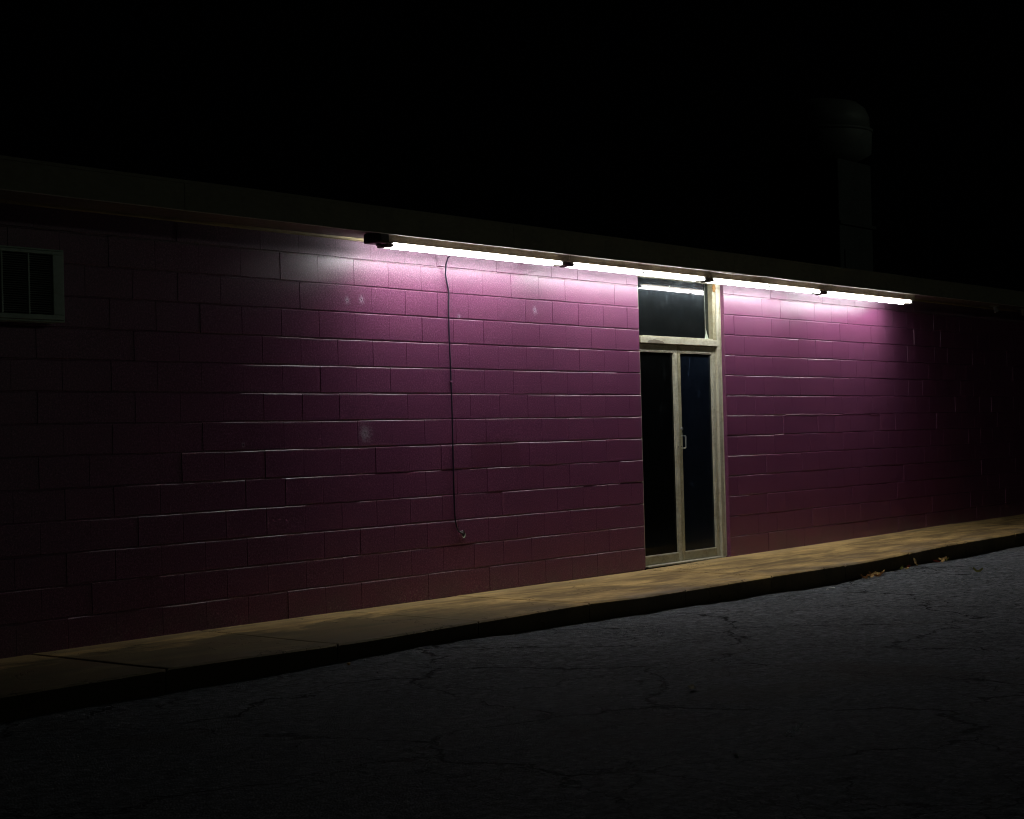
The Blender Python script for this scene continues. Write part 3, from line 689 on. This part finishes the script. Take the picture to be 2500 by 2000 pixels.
for x, y, mt, lab in spec:
    leaf('dry_leaf', x, y, gz(x, y)+.010+rr.random()*.018, rr.uniform(.055, .085), rr.uniform(.035, .055), (rr.uniform(-.6, .6), rr.uniform(-.5, .5), rr.uniform(0, 6.28)), M[mt], lab or 'small curled leaf among others in the leaf pile at the kerb foot', rr.uniform(.3, .6))
leaf('dry_leaf', -6.14, -4.06, gz(-6.14, -4.06)+.006, .075, .04, (.25, .1, .6), M['leaf_pale'], 'curled tan leaf alone on the open asphalt', .6, 'leaves on the open asphalt')
leaf('dry_leaf', 2.08, -2.40, gz(2.08, -2.40)+.012, .17, .05, (.1, .1, -.2), M['leaf_green'], 'long faded olive leaf on the asphalt beyond the leaf piles', .5, 'leaves on the open asphalt')
def scrap(name, x, y, r, mt, label, cat, flat=.25, seed=0):
    rr = random.Random(seed); bm = bmesh.new(); bmesh.ops.create_icosphere(bm, subdivisions=1, radius=r)
    for v in bm.verts: v.co = Vector((v.co.x*rr.uniform(.6, 1.5), v.co.y*rr.uniform(.5, 1.1), v.co.z*flat*rr.uniform(.6, 1.3)))
    o = fin(bm, name, mt, None, (x, y, gz(x, y)+r*flat*.7)); return tag(o, label, cat)
scrap('paper_scrap', .515, -1.66, .030, M['pale'], 'small white scrap lying in the gutter below the kerb', 'litter', .3, 1)
scrap('paper_scrap', .36, -1.68, .018, M['pale'], 'smaller pale crumb beside the white scrap in the gutter', 'litter', .3, 2)
scrap('pebble', -7.75, -5.22, .013, M['pale'], 'single pale pebble on the dark asphalt near the broken glass', 'pebble', .7, 3)
scrap('pebble', -6.10, -1.62, .016, M['leaf_tan'], 'light pebble in the shadow at the foot of the kerb', 'pebble', .7, 4)
bm = bmesh.new(); rr = random.Random(9)
for i in range(46):
    t = rr.random(); x = -7.22+.42*t+rr.gauss(0, .015); y = -5.20+.14*t+rr.gauss(0, .022); r = rr.uniform(.002, .007)
    z = gz(x, y)+.002; bmesh.ops.create_icosphere(bm, subdivisions=1, radius=r, matrix=Matrix.Translation((x, y, z)) @ Euler((rr.random()*3, rr.random()*3, 0)).to_matrix().to_4x4() @ Matrix.Diagonal((1, .8, .35, 1)))
tag(fin(bm, 'broken_glass', M['shard']), 'scatter of broken glass crumbs on the dark asphalt', 'broken glass', kind='stuff')
# loose grit along the foot of the kerb and over the lot
bm = bmesh.new(); rr = random.Random(21)
for i in range(2600):
    if i < 1500: x = rr.uniform(-8, 9); y = KERB-.02-abs(rr.gauss(0, .07))
    else: x = rr.uniform(-9, 8); y = rr.uniform(-7.5, -1.6)
    r = rr.uniform(.0015, .005)*(1 if rr.random() < .93 else 1.8)
    mt = Matrix.Translation((x, y, gz(x, y)+r*.4)) @ Euler((rr.random()*6, rr.random()*6, 0)).to_matrix().to_4x4() @ Matrix.Diagonal((1, .8, .6, 1))
    c = [mt @ Vector(v)*1 for v in ((r, 0, 0), (-r, 0, 0), (0, r, 0), (0, -r, 0), (0, 0, r), (0, 0, -r))]
    v = [bm.verts.new(q) for q in c]
    for a, b, d in ((0, 2, 4), (2, 1, 4), (1, 3, 4), (3, 0, 4), (2, 0, 5), (1, 2, 5), (3, 1, 5), (0, 3, 5)): bm.faces.new((v[a], v[b], v[d]))
s_ = NT('grit'); M['grit'] = s_.set(color=s_.mix(s_.noise(s_.pos(), 60, 1), (.08, .08, .08), (.42, .40, .36)), rough=.5)
tag(fin(bm, 'grit', M['grit']), 'loose grit scattered over the asphalt and along the kerb', kind='stuff')
